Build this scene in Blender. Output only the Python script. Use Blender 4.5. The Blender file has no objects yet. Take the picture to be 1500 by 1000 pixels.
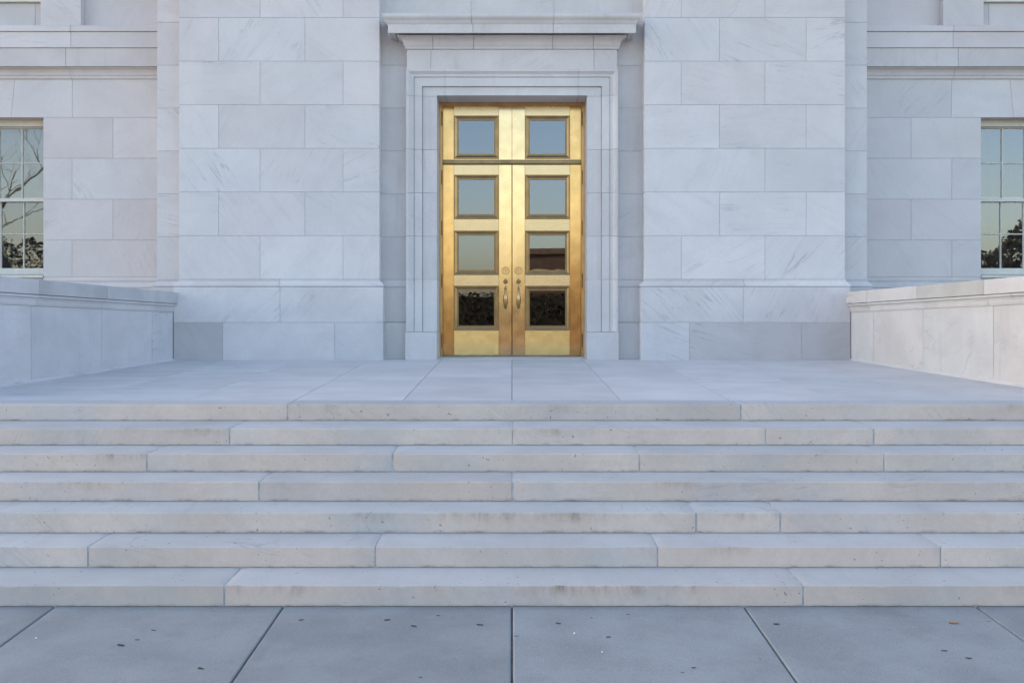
import bpy, bmesh, math, random
from mathutils import Vector, noise as mnoise
random.seed(11)
rad = math.radians
S = bpy.context.scene
COL = S.collection

# ------------------------------------------------------------------ camera, sky, sun, exposure
F = 1435.0                      # focal length in photo pixels (photo is 1500 wide)
YH = 450.0                      # horizon row in the photo
# stair geometry from the photo: rows of every nose and riser foot, depth from a 2 % tread wash
NOSE = [592, 627, 664, 705, 750, 800, 856.5]
FOOT = [616, 652, 691, 734, 780.5, 831, 888]
WASH = .008
SY, HN, HF = [], [], []
y = F/165.0
for i in range(7):
    SY.append(y); HN.append((NOSE[i]-YH)*y/F); HF.append((FOOT[i]-YH)*y/F)
    if i < 6: y = F*(HF[i]+WASH)/(NOSE[i+1]-YH)
ZC = HF[6]                      # eye height above the pavement at the foot of the steps
cd = bpy.data.cameras.new('camera'); cam = bpy.data.objects.new('camera', cd); COL.objects.link(cam)
cam.location = (0, 0, ZC); cam.rotation_euler = (rad(90), 0, 0)
cd.sensor_width = 36; cd.lens = F/1500*36; cd.shift_y = (YH-500)/1500
cd.clip_start = .1; cd.clip_end = 2000
S.camera = cam

SUN_EL, SUN_AZ = 20.0, 109.0    # azimuth from straight behind the camera round to the left: the sun stands behind the building, the front is in open shade
W = bpy.data.worlds.new('World'); S.world = W; W.use_nodes = True
wn = W.node_tree.nodes; wl = W.node_tree.links
sky = wn.new('ShaderNodeTexSky'); sky.sky_type = 'NISHITA'; sky.sun_disc = False
sky.sun_elevation = rad(SUN_EL); sky.sun_rotation = rad(180+SUN_AZ)
sky.altitude = 0; sky.air_density = 1.0; sky.dust_density = 2.0; sky.ozone_density = 0.4
bg = wn['Background']; bg.inputs['Strength'].default_value = .15
wl.new(sky.outputs[0], bg.inputs['Color'])
sd = bpy.data.lights.new('sun', 'SUN'); sun = bpy.data.objects.new('sun', sd); COL.objects.link(sun)
sd.energy = 4.5; sd.angle = rad(.6); sd.color = (1, .66, .38)
to_sun = Vector((-math.sin(rad(SUN_AZ)), -math.cos(rad(SUN_AZ)), math.tan(rad(SUN_EL)))).normalized()
sun.rotation_euler = to_sun.to_track_quat('Z', 'Y').to_euler(); sun.location = to_sun*40
S.view_settings.view_transform = 'Standard'; S.view_settings.look = 'None'
S.view_settings.gamma = 1; S.view_settings.use_curve_mapping = False
S.view_settings.exposure = 1.83
S.render.engine = 'CYCLES'

# ------------------------------------------------------------------ node helpers and materials
class NT:
    def __init__(s, name):
        s.m = bpy.data.materials.new(name); s.m.use_nodes = True
        s.t = s.m.node_tree; s.t.nodes.clear()
        s.out = s.t.nodes.new('ShaderNodeOutputMaterial')
    def n(s, typ, ins=None, **props):
        nd = s.t.nodes.new('ShaderNode'+typ)
        for k, v in props.items(): setattr(nd, k, v)
        for k, v in (ins or {}).items(): s.set(nd.inputs[k], v)
        return nd
    def set(s, sock, v):
        if isinstance(v, bpy.types.NodeSocket): s.t.links.new(v, sock)
        else: sock.default_value = v
    def math(s, op, a, b=0.0, c=0.0, clamp=False):
        nd = s.n('Math', operation=op, use_clamp=clamp)
        for i, v in enumerate((a, b, c)): s.set(nd.inputs[i], v)
        return nd.outputs[0]
    def rng(s, v, a, b, c=0.0, d=1.0, smooth=True):
        nd = s.n('MapRange', {'Value': v, 'From Min': a, 'From Max': b, 'To Min': c, 'To Max': d})
        if smooth: nd.interpolation_type = 'SMOOTHSTEP'
        return nd.outputs[0]
    def mix(s, f, a, b, blend='MIX'):
        nd = s.n('Mix', data_type='RGBA', blend_type=blend)
        s.set(nd.inputs[0], f); s.set(nd.inputs[6], a); s.set(nd.inputs[7], b)
        return nd.outputs[2]
    def noise(s, vec, scale, detail=3.0, rough=.55, dist=0.0):
        return s.n('TexNoise', {'Vector': vec, 'Scale': scale, 'Detail': detail, 'Roughness': rough, 'Distortion': dist}).outputs['Fac']
    def vmul(s, vec, xyz):
        nd = s.n('VectorMath', operation='MULTIPLY'); s.set(nd.inputs[0], vec); nd.inputs[1].default_value = xyz
        return nd.outputs[0]
    def vadd(s, a, b):
        nd = s.n('VectorMath', operation='ADD'); s.set(nd.inputs[0], a); s.set(nd.inputs[1], b)
        return nd.outputs[0]
    def shader(s, sh): s.t.links.new(sh, s.out.inputs['Surface'])

def c4(c): return (c[0], c[1], c[2], 1)

def stone_mat(name, base, vein=.5, spread=.1, tint=.5, vstretch=9.0, vertical=False, grime=0.0, rough=.72, bump=.12, speck=0.0, streak=0.0, flat=False):
    """pale veined stone; every block (object) gets its own vein direction, value and tint"""
    t = NT(name)
    tc = t.n('TexCoord'); oi = t.n('ObjectInfo'); r = oi.outputs['Random']
    fr = lambda k: t.math('FRACT', t.math('MULTIPLY', r, k))
    off = t.n('CombineXYZ', {0: t.math('MULTIPLY', r, 371.0), 1: t.math('MULTIPLY', fr(7.31), 91.0), 2: t.math('MULTIPLY', fr(3.7), 53.0)}).outputs[0]
    obc = tc.outputs['Object']
    rot = t.n('VectorRotate', {'Vector': obc, 'Angle': t.math('MULTIPLY_ADD', fr(17.3), 2.4, -1.2)}, rotation_type='Y_AXIS').outputs[0]
    st = (.8, vstretch, 2.0) if flat else (vstretch, 2.0, 1.4) if vertical else (1.4, 2.0, vstretch)
    pv = t.vadd(t.vmul(obc if flat else rot, st), off)
    p = t.vadd(obc, off)
    cloud = t.noise(p, 1.6, 4)
    band = t.noise(pv, .8, 5, .6, .5)
    ridge = t.math('ABSOLUTE', t.math('SUBTRACT', t.noise(t.vmul(pv, (.6, 1, 1.15)), .62, 6, .55, .6), .5))
    line = t.rng(ridge, .0, .02, 1, 0)
    mask = t.math('MULTIPLY', t.rng(t.noise(p, 1.7, 3), .42, .70), t.rng(fr(23.9), .10, .95))
    v = t.math('MULTIPLY', line, mask)
    lo = tuple(x*(1-spread) for x in base); hi = tuple(min(x*(1+spread*.55), .9) for x in base)
    col = t.mix(t.rng(cloud, .3, .7), c4(lo), c4(hi))
    col = t.mix(t.math('MULTIPLY', t.rng(band, .48, .72), .32*vein+.04), col, c4((base[0]*.70, base[1]*.72, base[2]*.76)))
    col = t.mix(t.math('MULTIPLY', v, vein, clamp=True), col, c4((base[0]*.42, base[1]*.44, base[2]*.48)))
    # colour of this block
    pink = t.math('MULTIPLY', t.rng(fr(41.7), .55, 1.0), .45*tint); blue = t.math('MULTIPLY', t.rng(fr(41.7), .45, 0.0), .6*tint)
    col = t.mix(pink, col, (1.0, .93, .93, 1), 'MULTIPLY')
    col = t.mix(blue, col, (.90, .97, 1.0, 1), 'MULTIPLY')
    val = t.rng(fr(29.1), 0, 1, .94, 1.04, False)
    hs = t.n('HueSaturation', {'Value': val, 'Color': col}); col = hs.outputs[0]
    # soft weather stains with a shape of their own
    blot = t.rng(t.noise(t.vadd(t.vmul(obc, (2.6, 2.6, 1.1)), off), 1.0, 5, .65), .55, .78)
    col = t.mix(t.math('MULTIPLY', blot, .16), col, c4((base[0]*.72, base[1]*.68, base[2]*.62)))
    col = t.mix(.10, col, t.mix(t.rng(t.noise(p, 34, 4, .65), .3, .7), (.62, .62, .62, 1), (1, 1, 1, 1)), 'MULTIPLY')
    fine = t.noise(p, 150, 3, .6)
    col = t.mix(.14, col, t.mix(t.rng(fine, .3, .7), (.55, .55, .55, 1), (1, 1, 1, 1)), 'MULTIPLY')
    if streak:
        sk = t.rng(t.noise(t.vadd(t.vmul(obc, (10, 10, .7)), off), 1.0, 4, .6), .52, .76)
        sk = t.math('MULTIPLY', sk, t.rng(t.noise(p, 1.1, 2), .38, .62))
        col = t.mix(t.math('MULTIPLY', sk, streak), col, c4((base[0]*.60, base[1]*.54, base[2]*.47)))
    if speck:
        sp = t.rng(t.noise(p, 34, 2, .5), .67, .72)
        sp = t.math('MULTIPLY', sp, t.rng(t.noise(p, 3.1, 2), .42, .6))
        col = t.mix(t.math('MULTIPLY', sp, speck), col, (.13, .11, .09, 1))
    if grime:
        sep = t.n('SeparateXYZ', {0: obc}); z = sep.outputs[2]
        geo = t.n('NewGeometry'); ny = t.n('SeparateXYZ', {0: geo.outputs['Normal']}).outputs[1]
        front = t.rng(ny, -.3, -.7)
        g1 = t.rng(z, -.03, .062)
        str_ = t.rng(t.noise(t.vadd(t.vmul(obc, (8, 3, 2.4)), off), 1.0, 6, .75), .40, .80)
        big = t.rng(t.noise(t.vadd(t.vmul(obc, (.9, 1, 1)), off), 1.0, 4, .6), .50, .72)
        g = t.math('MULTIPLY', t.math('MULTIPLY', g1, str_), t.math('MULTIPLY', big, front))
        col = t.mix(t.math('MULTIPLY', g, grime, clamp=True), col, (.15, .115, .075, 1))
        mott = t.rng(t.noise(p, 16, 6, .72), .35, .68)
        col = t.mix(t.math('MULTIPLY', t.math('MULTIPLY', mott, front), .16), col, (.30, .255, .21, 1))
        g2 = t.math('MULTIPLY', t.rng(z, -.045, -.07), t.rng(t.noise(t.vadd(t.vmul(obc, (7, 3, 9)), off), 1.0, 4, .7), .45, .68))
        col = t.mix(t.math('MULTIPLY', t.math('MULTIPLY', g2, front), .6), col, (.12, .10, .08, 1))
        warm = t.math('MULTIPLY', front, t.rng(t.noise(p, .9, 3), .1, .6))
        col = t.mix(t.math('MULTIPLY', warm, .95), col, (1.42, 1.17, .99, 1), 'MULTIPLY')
    b = t.n('Bump', {'Strength': bump, 'Distance': .004, 'Height': t.math('ADD', fine, t.math('MULTIPLY', t.noise(p, 22, 4), 1.2))})
    bs = t.n('BsdfPrincipled', {'Base Color': col, 'Roughness': rough, 'Normal': b.outputs[0]})
    bs.inputs['Specular IOR Level'].default_value = .35
    t.shader(bs.outputs[0]); return t.m

def plain_mat(name, col, rough=.7, metal=0.0, var=.08, scale=8.0, bump=0.0, stretch=(1, 1, 1)):
    t = NT(name); tc = t.n('TexCoord'); p = t.vmul(tc.outputs['Object'], stretch)
    nz = t.noise(p, scale, 4)
    c = t.mix(t.rng(nz, .3, .7), c4([x*(1-var) for x in col]), c4([min(1, x*(1+var)) for x in col]))
    bs = t.n('BsdfPrincipled', {'Base Color': c, 'Roughness': rough, 'Metallic': metal})
    if bump:
        b = t.n('Bump', {'Strength': bump, 'Distance': .003, 'Height': t.noise(p, scale*12, 3)}); t.set(bs.inputs['Normal'], b.outputs[0])
    t.shader(bs.outputs[0]); return t.m

def brass_mat(name, col, rough=.3, brush=(2, 2, 160), var=.06, bump=.05, aniso=0.0, patina=0.0):
    t = NT(name); tc = t.n('TexCoord'); oi = t.n('ObjectInfo')
    p = t.vadd(tc.outputs['Object'], t.n('CombineXYZ', {0: t.math('MULTIPLY', oi.outputs['Random'], 40.0)}).outputs[0])
    br = t.noise(t.vmul(p, brush), 1.0, 4, .6); sm = t.noise(p, 7, 4, .6)
    c = t.mix(t.rng(sm, .3, .7), c4([x*(1-var) for x in col]), c4([min(1, x*(1+var)) for x in col]))
    if patina:
        pt = t.rng(t.noise(p, 14, 5, .65), .45, .75)
        c = t.mix(t.math('MULTIPLY', pt, patina), c, (.22, .14, .06, 1))
    ro = t.math('ADD', rough-.06, t.math('MULTIPLY', t.math('ADD', br, sm), .06))
    b = t.n('Bump', {'Strength': bump, 'Distance': .0012, 'Height': br})
    bs = t.n('BsdfPrincipled', {'Base Color': c, 'Metallic': 1.0, 'Roughness': ro, 'Normal': b.outputs[0], 'Anisotropic': aniso})
    t.shader(bs.outputs[0]); return t.m

def glass_mat(name, refl, tint, wob=.0012, coat=(.86, .895, 1)):
    """coated flat pane: part mirror, part see-through"""
    t = NT(name); tc = t.n('TexCoord'); oi = t.n('ObjectInfo')
    p = t.vadd(tc.outputs['Object'], t.n('CombineXYZ', {0: t.math('MULTIPLY', oi.outputs['Random'], 60.0)}).outputs[0])
    b = t.n('Bump', {'Strength': .25, 'Distance': wob, 'Height': t.noise(p, 2.2, 2)})
    gl = t.n('BsdfGlossy', {'Color': c4(coat), 'Roughness': .01, 'Normal': b.outputs[0]})
    tr = t.n('BsdfTransparent', {'Color': c4(tint)})
    lw = t.n('LayerWeight', {'Blend': .35})
    f = t.math('ADD', refl, t.math('MULTIPLY', lw.outputs['Fresnel'], .45), clamp=True)
    mx = t.n('MixShader', {0: f, 1: tr.outputs[0], 2: gl.outputs[0]})
    t.shader(mx.outputs[0]); return t.m

def concrete_mat(name, base):
    t = NT(name); tc = t.n('TexCoord'); oi = t.n('ObjectInfo'); r = oi.outputs['Random']
    p = t.vadd(tc.outputs['Object'], t.n('CombineXYZ', {0: t.math('MULTIPLY', r, 77.0), 1: t.math('MULTIPLY', r, 31.0)}).outputs[0])
    c = t.mix(t.rng(t.noise(p, 2.0, 6, .6), .3, .7), c4([x*.86 for x in base]), c4([x*1.10 for x in base]))
    agg = t.noise(p, 190, 2, .5)
    c = t.mix(t.math('MULTIPLY', t.rng(agg, .52, .70), .6), c, c4([x*1.4 for x in base]))
    c = t.mix(t.math('MULTIPLY', t.rng(agg, .46, .32), .45), c, c4([x*.45 for x in base]))
    st = t.rng(t.noise(p, 2.6, 6, .7, .6), .52, .72)
    c = t.mix(t.math('MULTIPLY', st, .30), c, c4([x*.6 for x in base]))
    spots = t.rng(t.noise(t.vmul(p, (1, 2.2, 1)), 9, 1, .4), .80, .83)
    c = t.mix(t.math('MULTIPLY', spots, .75), c, c4([x*.22 for x in base]))
    hs = t.n('HueSaturation', {'Value': t.rng(r, 0, 1, .93, 1.06, False), 'Color': c})
    b = t.n('Bump', {'Strength': .35, 'Distance': .003, 'Height': agg})
    bs = t.n('BsdfPrincipled', {'Base Color': hs.outputs[0], 'Roughness': .8, 'Normal': b.outputs[0]})
    t.shader(bs.outputs[0]); return t.m

M = {}
M['wall'] = stone_mat('wall_marble', (.685, .652, .65), vein=.52, spread=.05, tint=.55)
M['wing'] = stone_mat('wing_marble', (.68, .64, .64), vein=.30, spread=.05, tint=.6)
M['plinth'] = stone_mat('plinth_marble', (.645, .61, .61), vein=.6, spread=.08, tint=.5)
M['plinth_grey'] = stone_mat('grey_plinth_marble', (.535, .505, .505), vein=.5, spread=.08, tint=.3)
M['trim'] = stone_mat('trim_marble', (.645, .615, .61), vein=.25, spread=.07, tint=.4, streak=.30)
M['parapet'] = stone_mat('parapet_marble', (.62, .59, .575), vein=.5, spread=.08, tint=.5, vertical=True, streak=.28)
M['parapet_shaded'] = stone_mat('shaded_parapet_marble', (.59, .565, .59), vein=.6, spread=.08, tint=.3, vertical=True, streak=.28)  # shaded copy of the parapet stone: left side's bluish shade put into the colour
M['coping_shaded'] = stone_mat('shaded_coping_marble', (.52, .50, .52), vein=.35, spread=.14, tint=.3, vertical=True, vstretch=14, speck=.3)  # left coping: bluish shade of that side put into its base colour
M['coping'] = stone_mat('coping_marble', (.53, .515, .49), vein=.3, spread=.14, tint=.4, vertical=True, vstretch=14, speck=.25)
M['slab'] = stone_mat('terrace_marble', (.59, .575, .58), vein=.8, spread=.08, tint=.3, flat=True)
M['step'] = stone_mat('step_marble', (.475, .47, .475), vein=.4, spread=.08, tint=.4, grime=.9, speck=.7)
M['mortar'] = plain_mat('mortar', (.43, .425, .425), .9, 0, .15, 20, .2)
M['mortar_light'] = plain_mat('step_mortar', (.46, .45, .44), .9, 0, .2, 14, .2)
M['joint_dark'] = plain_mat('dark_joint_fill', (.13, .125, .12), .95, 0, .3, 12, .2)
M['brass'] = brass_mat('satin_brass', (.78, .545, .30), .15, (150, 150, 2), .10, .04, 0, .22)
M['brass_h'] = brass_mat('satin_brass_rail', (.72, .52, .30), .27, (2, 2, 60), .05, .008, 0, .06)
M['brass_dark'] = brass_mat('aged_brass', (.36, .235, .115), .30, (30, 30, 30), .14, .03, 0, .5)
M['brass_edge'] = brass_mat('reflection_toned_stile_brass', (.68, .40, .165), .16, (150, 150, 2), .14, .04, 0, .34)  # outer stiles: recess interreflection put into the base colour, with patina noise
M['brass_frame'] = brass_mat('frame_brass', (.66, .42, .19), .32, (150, 150, 2), .1, .04, 0, .3)
M['brass_polish'] = brass_mat('polished_brass', (.95, .72, .33), .20, (3, 3, 40), .06, .05)
M['bronze'] = brass_mat('dark_bronze', (.30, .21, .11), .35, (30, 30, 30), .2, .03, 0, .6)
M['paint'] = plain_mat('cream_window_paint', (.66, .64, .58), .45, 0, .05, 9)
M['glass'] = glass_mat('door_glass', .185, (.35, .36, .38))
M['wglass'] = glass_mat('window_glass', .16, (.62, .62, .60), .0022, (.90, .92, 1))
M['dark'] = plain_mat('dark_interior', (.03, .03, .032), .9)
M['curtain'] = plain_mat('grey_curtain', (.10, .10, .115), .9, 0, .15, 6)
M['blind'] = plain_mat('cream_blind', (.50, .46, .38), .9, 0, .05, 6)
M['pave'] = concrete_mat('pavement_concrete', (.242, .254, .268))
M['asphalt'] = concrete_mat('asphalt', (.055, .055, .058))
M['lawn'] = plain_mat('dormant_lawn', (.27, .19, .10), .95, 0, .3, 1.5, .3)
M['bark'] = plain_mat('bark', (.10, .08, .06), .95, 0, .3, 5, .5)
M['leafdark'] = plain_mat('evergreen_leaf', (.012, .014, .010), 1.0, 0, .4, 3)
M['dryleaf'] = plain_mat('dry_leaf', (.05, .042, .036), .9, 0, .3, 60)
M['orangeleaf'] = plain_mat('orange_leaf', (.32, .17, .07), .9, 0, .3, 60)
M['pebble'] = plain_mat('white_pebble', (.75, .75, .73), .8, 0, .1, 60)
M['fbrick'] = plain_mat('far_brick', (.07, .05, .04), .9, 0, .2, 1.2)
M['fglass'] = plain_mat('far_window', (.03, .035, .04), .15)
t = NT('lit_window'); em = t.n('Emission', {'Color': (1, .72, .40, 1), 'Strength': .5}); t.shader(em.outputs[0]); M['lit'] = t.m

# ------------------------------------------------------------------ object helpers
def wpos(o):
    p = Vector((0, 0, 0))
    while o is not None: p += o.location; o = o.parent
    return p
def put(o, parent, w):
    COL.objects.link(o)
    if parent is not None: o.parent = parent; o.location = Vector(w)-wpos(parent)
    else: o.location = w
    return o
def tag(o, label=None, cat=None, group=None, kind=None):
    for k, v in (('label', label), ('category', cat), ('group', group), ('kind', kind)):
        if v: o[k] = v
    return o
def empty(name, loc, parent=None):
    o = bpy.data.objects.new(name, None); o.empty_display_size = .3
    return put(o, parent, loc)
class MB:
    """collects world-space geometry; build() makes ONE mesh object with its origin at the middle of its bounds"""
    def __init__(s): s.bm = bmesh.new(); s.smooth = False
    def vf(s, vs, fs):
        b = [s.bm.verts.new(v) for v in vs]; out = []
        for f in fs:
            try: out.append(s.bm.faces.new([b[i] for i in f]))
            except ValueError: pass
        return b, out
    def prism(s, poly, fn, v0, v1, bevel=0.0, seg=1):
        n = len(poly); tb = bmesh.new()
        a = [tb.verts.new(fn(u, v0, z)) for u, z in poly]; b = [tb.verts.new(fn(u, v1, z)) for u, z in poly]
        tb.faces.new(a); tb.faces.new(b[::-1])
        for i in range(n): tb.faces.new([a[i], b[i], b[(i+1) % n], a[(i+1) % n]])
        bmesh.ops.recalc_face_normals(tb, faces=tb.faces)
        if bevel: bmesh.ops.bevel(tb, geom=list(tb.edges), offset=bevel, segments=seg, affect='EDGES', profile=.5)
        s.join(tb); return s
    def box(s, x0, x1, y0, y1, z0, z1, bevel=0.0, seg=1):
        return s.prism([(x0, z0), (x1, z0), (x1, z1), (x0, z1)], lambda u, v, z: (u, v, z), y0, y1, bevel, seg)
    def join(s, tb):
        me = bpy.data.meshes.new('tmp'); tb.to_mesh(me); tb.free(); s.bm.from_mesh(me); bpy.data.meshes.remove(me)
    def sweep(s, prof, path):
        """closed profile (out, z) along a plan polyline; out points to the right of travel; mitred corners"""
        P = [Vector(p) for p in path]; n = len(P); rows = []
        for i in range(n):
            ns = []
            if i > 0: d = (P[i]-P[i-1]).normalized(); ns.append(Vector((d.y, -d.x)))
            if i < n-1: d = (P[i+1]-P[i]).normalized(); ns.append(Vector((d.y, -d.x)))
            m = ns[0] if len(ns) == 1 else (ns[0]+ns[1])/(1+ns[0].dot(ns[1]))
            rows.append([s.bm.verts.new((P[i].x+m.x*o, P[i].y+m.y*o, z)) for o, z in prof])
        k = len(prof); fs = []
        for i in range(n-1):
            for j in range(k): fs.append(s.bm.faces.new([rows[i][j], rows[i][(j+1) % k], rows[i+1][(j+1) % k], rows[i+1][j]]))
        fs.append(s.bm.faces.new(rows[0])); fs.append(s.bm.faces.new(rows[-1][::-1]))
        bmesh.ops.recalc_face_normals(s.bm, faces=fs); return s
    def ring(s, prof, x0, x1, z0, z1, Y):
        """closed profile (inset, proud) round an upright rectangle, mitred"""
        rows = []
        for sx, sz in ((0, 0), (1, 0), (1, 1), (0, 1)):
            rows.append([s.bm.verts.new((x0+o if sx == 0 else x1-o, Y-p, z0+o if sz == 0 else z1-o)) for o, p in prof])
        k = len(prof); fs = []
        for i in range(4):
            a, b = rows[i], rows[(i+1) % 4]
            for j in range(k): fs.append(s.bm.faces.new([a[j], a[(j+1) % k], b[(j+1) % k], b[j]]))
        bmesh.ops.recalc_face_normals(s.bm, faces=fs); return s
    def tube(s, pts, radii, sides=8, flat=1.0):
        rows = []
        for i, p in enumerate(pts):
            p = Vector(p); a = Vector(pts[max(0, i-1)]); b = Vector(pts[min(len(pts)-1, i+1)]); d = (b-a).normalized()
            up = Vector((1, 0, 0)) if abs(d.x) < .9 else Vector((0, 0, 1))
            e1 = d.cross(up).normalized(); e2 = d.cross(e1)
            rows.append([s.bm.verts.new(p+radii[i]*(math.cos(2*math.pi*j/sides)*e1+flat*math.sin(2*math.pi*j/sides)*e2)) for j in range(sides)])
        fs = []
        for i in range(len(rows)-1):
            for j in range(sides): fs.append(s.bm.faces.new([rows[i][j], rows[i][(j+1) % sides], rows[i+1][(j+1) % sides], rows[i+1][j]]))
        fs.append(s.bm.faces.new(rows[0])); fs.append(s.bm.faces.new(rows[-1][::-1]))
        bmesh.ops.recalc_face_normals(s.bm, faces=fs); return s
    def disc(s, x, z, Y, prof, sides=20):
        """lathe about the Y axis; prof = (radius, proud)"""
        rows = [[s.bm.verts.new((x+r*math.cos(2*math.pi*j/sides), Y-p, z+r*math.sin(2*math.pi*j/sides))) for j in range(sides)] for r, p in prof]
        fs = []
        for i in range(len(rows)-1):
            for j in range(sides): fs.append(s.bm.faces.new([rows[i][j], rows[i][(j+1) % sides], rows[i+1][(j+1) % sides], rows[i+1][j]]))
        fs.append(s.bm.faces.new(rows[-1])); bmesh.ops.recalc_face_normals(s.bm, faces=fs); return s
    def build(s, name, mat, parent=None, origin=None, smooth=False):
        me = bpy.data.meshes.new(name)
        vs = s.bm.verts
        lo = Vector((min(v.co.x for v in vs), min(v.co.y for v in vs), min(v.co.z for v in vs)))
        hi = Vector((max(v.co.x for v in vs), max(v.co.y for v in vs), max(v.co.z for v in vs)))
        o3 = Vector(origin) if origin is not None else (lo+hi)/2
        for v in vs: v.co -= o3
        if smooth:
            for f in s.bm.faces: f.smooth = True
        s.bm.to_mesh(me); s.bm.free(); me.materials.append(M[mat])
        return put(bpy.data.objects.new(name, me), parent, o3)

J = .0024                         # half a wall joint
BV = .0025
def px(x, Y): return (x-750)/F*Y
def pz(yy, Y): return ZC+(YH-yy)/F*Y

# ------------------------------------------------------------------ key planes of the facade (metres from the camera)
YP, YN, YW = 13.80, 14.03, 14.72          # pier front, niche / strip front, wing front
CH = .6135                                # course height
Z0 = ZC+.394                              # top of the base moulding's bed
course = lambda k: Z0+CH*k
SLOPE = .0236
def zt(Y): return ZC-HN[0]+SLOPE*(Y-SY[0])    # terrace surface
TB = zt(YP)                               # terrace at the foot of the wall
TOP = course(9)

# ------------------------------------------------------------------ setting: ground, road, pavement, stairs, terrace
PSL = .033
def zp(Y): return PSL*(Y-SY[6])           # pavement surface, falls towards the street
PEND = -2.2
g = MB(); g.vf([(-900, -900, zp(PEND)-.16), (900, -900, zp(PEND)-.16), (900, 900, zp(PEND)-.16), (-900, 900, zp(PEND)-.16)], [(0, 1, 2, 3)])
tag(g.build('ground', 'lawn'), kind='structure')
g = MB(); zr = zp(PEND)-.14; g.vf([(-120, -12, zr), (120, -12, zr), (120, PEND, zr), (-120, PEND, zr)], [(0, 1, 2, 3)])
tag(g.build('road', 'asphalt'), kind='structure')
# pavement: slabs with tooled edges on a dark bed
yb = SY[6]+.25
g = MB(); g.prism([(PEND+.16, zp(PEND)-.2), (yb, -.2), (yb, zp(yb)-.016), (PEND+.16, zp(PEND+.16)-.016)], lambda u, v, z: (v, u, z), -16, 16)
pave = tag(g.build('pavement', 'joint_dark'), kind='structure')
PX = [px(x, SY[6]) for x in (80, 415, 750, 1090, 1430)]
pitch = (PX[4]-PX[0])/4
xs = [PX[0]-pitch*k for k in range(5, 0, -1)]+PX+[PX[4]+pitch*k for k in range(1, 6)]
ys = [SY[6]+.1, SY[6]-1.42, SY[6]-2.84, SY[6]-4.26, SY[6]-5.68, SY[6]-7.1, PEND+.18]
for i in range(len(ys)-1):
    for a, b in zip(xs, xs[1:]):
        y1, y0 = ys[i]-.005, ys[i+1]+.005
        g = MB(); g.prism([(y0, zp(y0)-.06), (y1, zp(y1)-.06), (y1, zp(y1)), (y0, zp(y0))], lambda u, v, z: (v, u, z), a+.005, b-.005, .010, 2)
        g.build('paving_slab', 'pave', pave)
g = MB(); g.box(-16, 16, PEND, PEND+.16, zp(PEND)-.25, zp(PEND)-.004, .012, 2)
tag(g.build('kerb', 'pave'), kind='structure')

# stairs
HW = 6.4
# core polygon as a stepped side profile
core = [(SY[6]+.009, -.12)]
for i in range(6, -1, -1):
    zn = ZC-HN[i]-.007
    core.append((SY[i]+.009, zn)); core.append(((SY[i-1]+.009) if i else SY[0]+.29, zn+(WASH if i else SLOPE*.29)))
core.append((SY[0]+.29, -.12))
g = MB(); g.prism(core, lambda u, v, z: (v, u, z), -HW+.01, HW-.01)
stairs = tag(g.build('stairs', 'mortar_light'), kind='structure')
STEPJ = [[421, 1085], [-120, 336.5, 750.5, 1121, 1280], [-160, 215, 575, 937, 1295], [379, 750.5, 1610], [-250, 1020, 1143.5, 1700], [129, 549.5, 963, 1378], [-330, 328, 1177, 1760]]
for i in range(7):
    Y = SY[i]; jx = [-HW]+[px(x, Y) for x in STEPJ[i]]+[HW]
    zn = ZC-HN[i]; zf = ZC-HF[i]
    back = (SY[i-1]+.05) if i else SY[0]+.30
    rise = (WASH*(back-Y)/(SY[i-1]-Y)) if i else SLOPE*.30
    for a, b in zip(jx, jx[1:]):
        gap = random.choice((.004, .006, .008))
        g = MB(); x0, x1 = a+gap, b-gap; n_ = max(4, int((x1-x0)/.045)); rows = []; seed = random.uniform(0, 99)
        for q in range(n_+1):
            x = x0+(x1-x0)*q/n_; e = min(x-x0, x1-x)
            w = .0025*mnoise.noise(Vector((x*5, seed, 0)))+.0018*mnoise.noise(Vector((x*23, seed, 3)))
            ch = max(0, mnoise.noise(Vector((x*9, seed, 7)))-.42)*.030            # a few chipped spots
            rd = .007+max(0, w)+ch; cn = .004 if e < .002 else 0                    # nose radius, rounded block ends
            fy = Y+w*.5+cn
            P = [(fy+.004, zf+.003), (fy, zf+.007), (fy, zn-rd), (fy+rd*.3, zn-rd*.3), (fy+rd, zn-cn), (back, zn+rise-cn), (back, zf+.003)]
            rows.append([g.bm.verts.new((x, u, z)) for u, z in P])
        fs = []
        for q in range(n_):
            for j in range(7): fs.append(g.bm.faces.new([rows[q][j], rows[q][(j+1) % 7], rows[q+1][(j+1) % 7], rows[q+1][j]]))
        fs += [g.bm.faces.new(rows[0]), g.bm.faces.new(rows[-1][::-1])]; bmesh.ops.recalc_face_normals(g.bm, faces=fs)
        o = g.build('step_block', 'step', stairs, origin=((a+b)/2, Y, (zn+zf)/2))
# terrace
g = MB(); a, b = SY[0]+.30, YW+.3
g.prism([(a-.02, -.3), (b, -.3), (b, zt(b)-.012), (a-.02, zt(a)-.012)], lambda u, v, z: (v, u, z), -HW+.01, HW-.01)
terrace = tag(g.build('terrace', 'joint_dark'), kind='structure')
ycross = 11.26
for (y0, y1) in ((a, ycross), (ycross, YN+.45)):
    for k in range(-7, 7):
        x0 = max(-HW, k*1.0) if k > -7 else -HW; x1 = min(HW, (k+1)*1.0)
        g = MB(); tight = .0010 if abs(k+.5) > 2.6 else .0026
        g.prism([(y0+.002, zt(y0)-.07), (y1-.001, zt(y1)-.07), (y1-.001, zt(y1)), (y0+.002, zt(y0))], lambda u, v, z: (v, u, z), x0+tight, x1-tight, .0018)
        g.build('paving_slab', 'slab', terrace)

# ------------------------------------------------------------------ the building
bld = empty('marble_building', (0, YW, zp(SY[6])))
tag(bld, 'pale veined marble building with gold double door and sash windows above steps', 'building')

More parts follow.
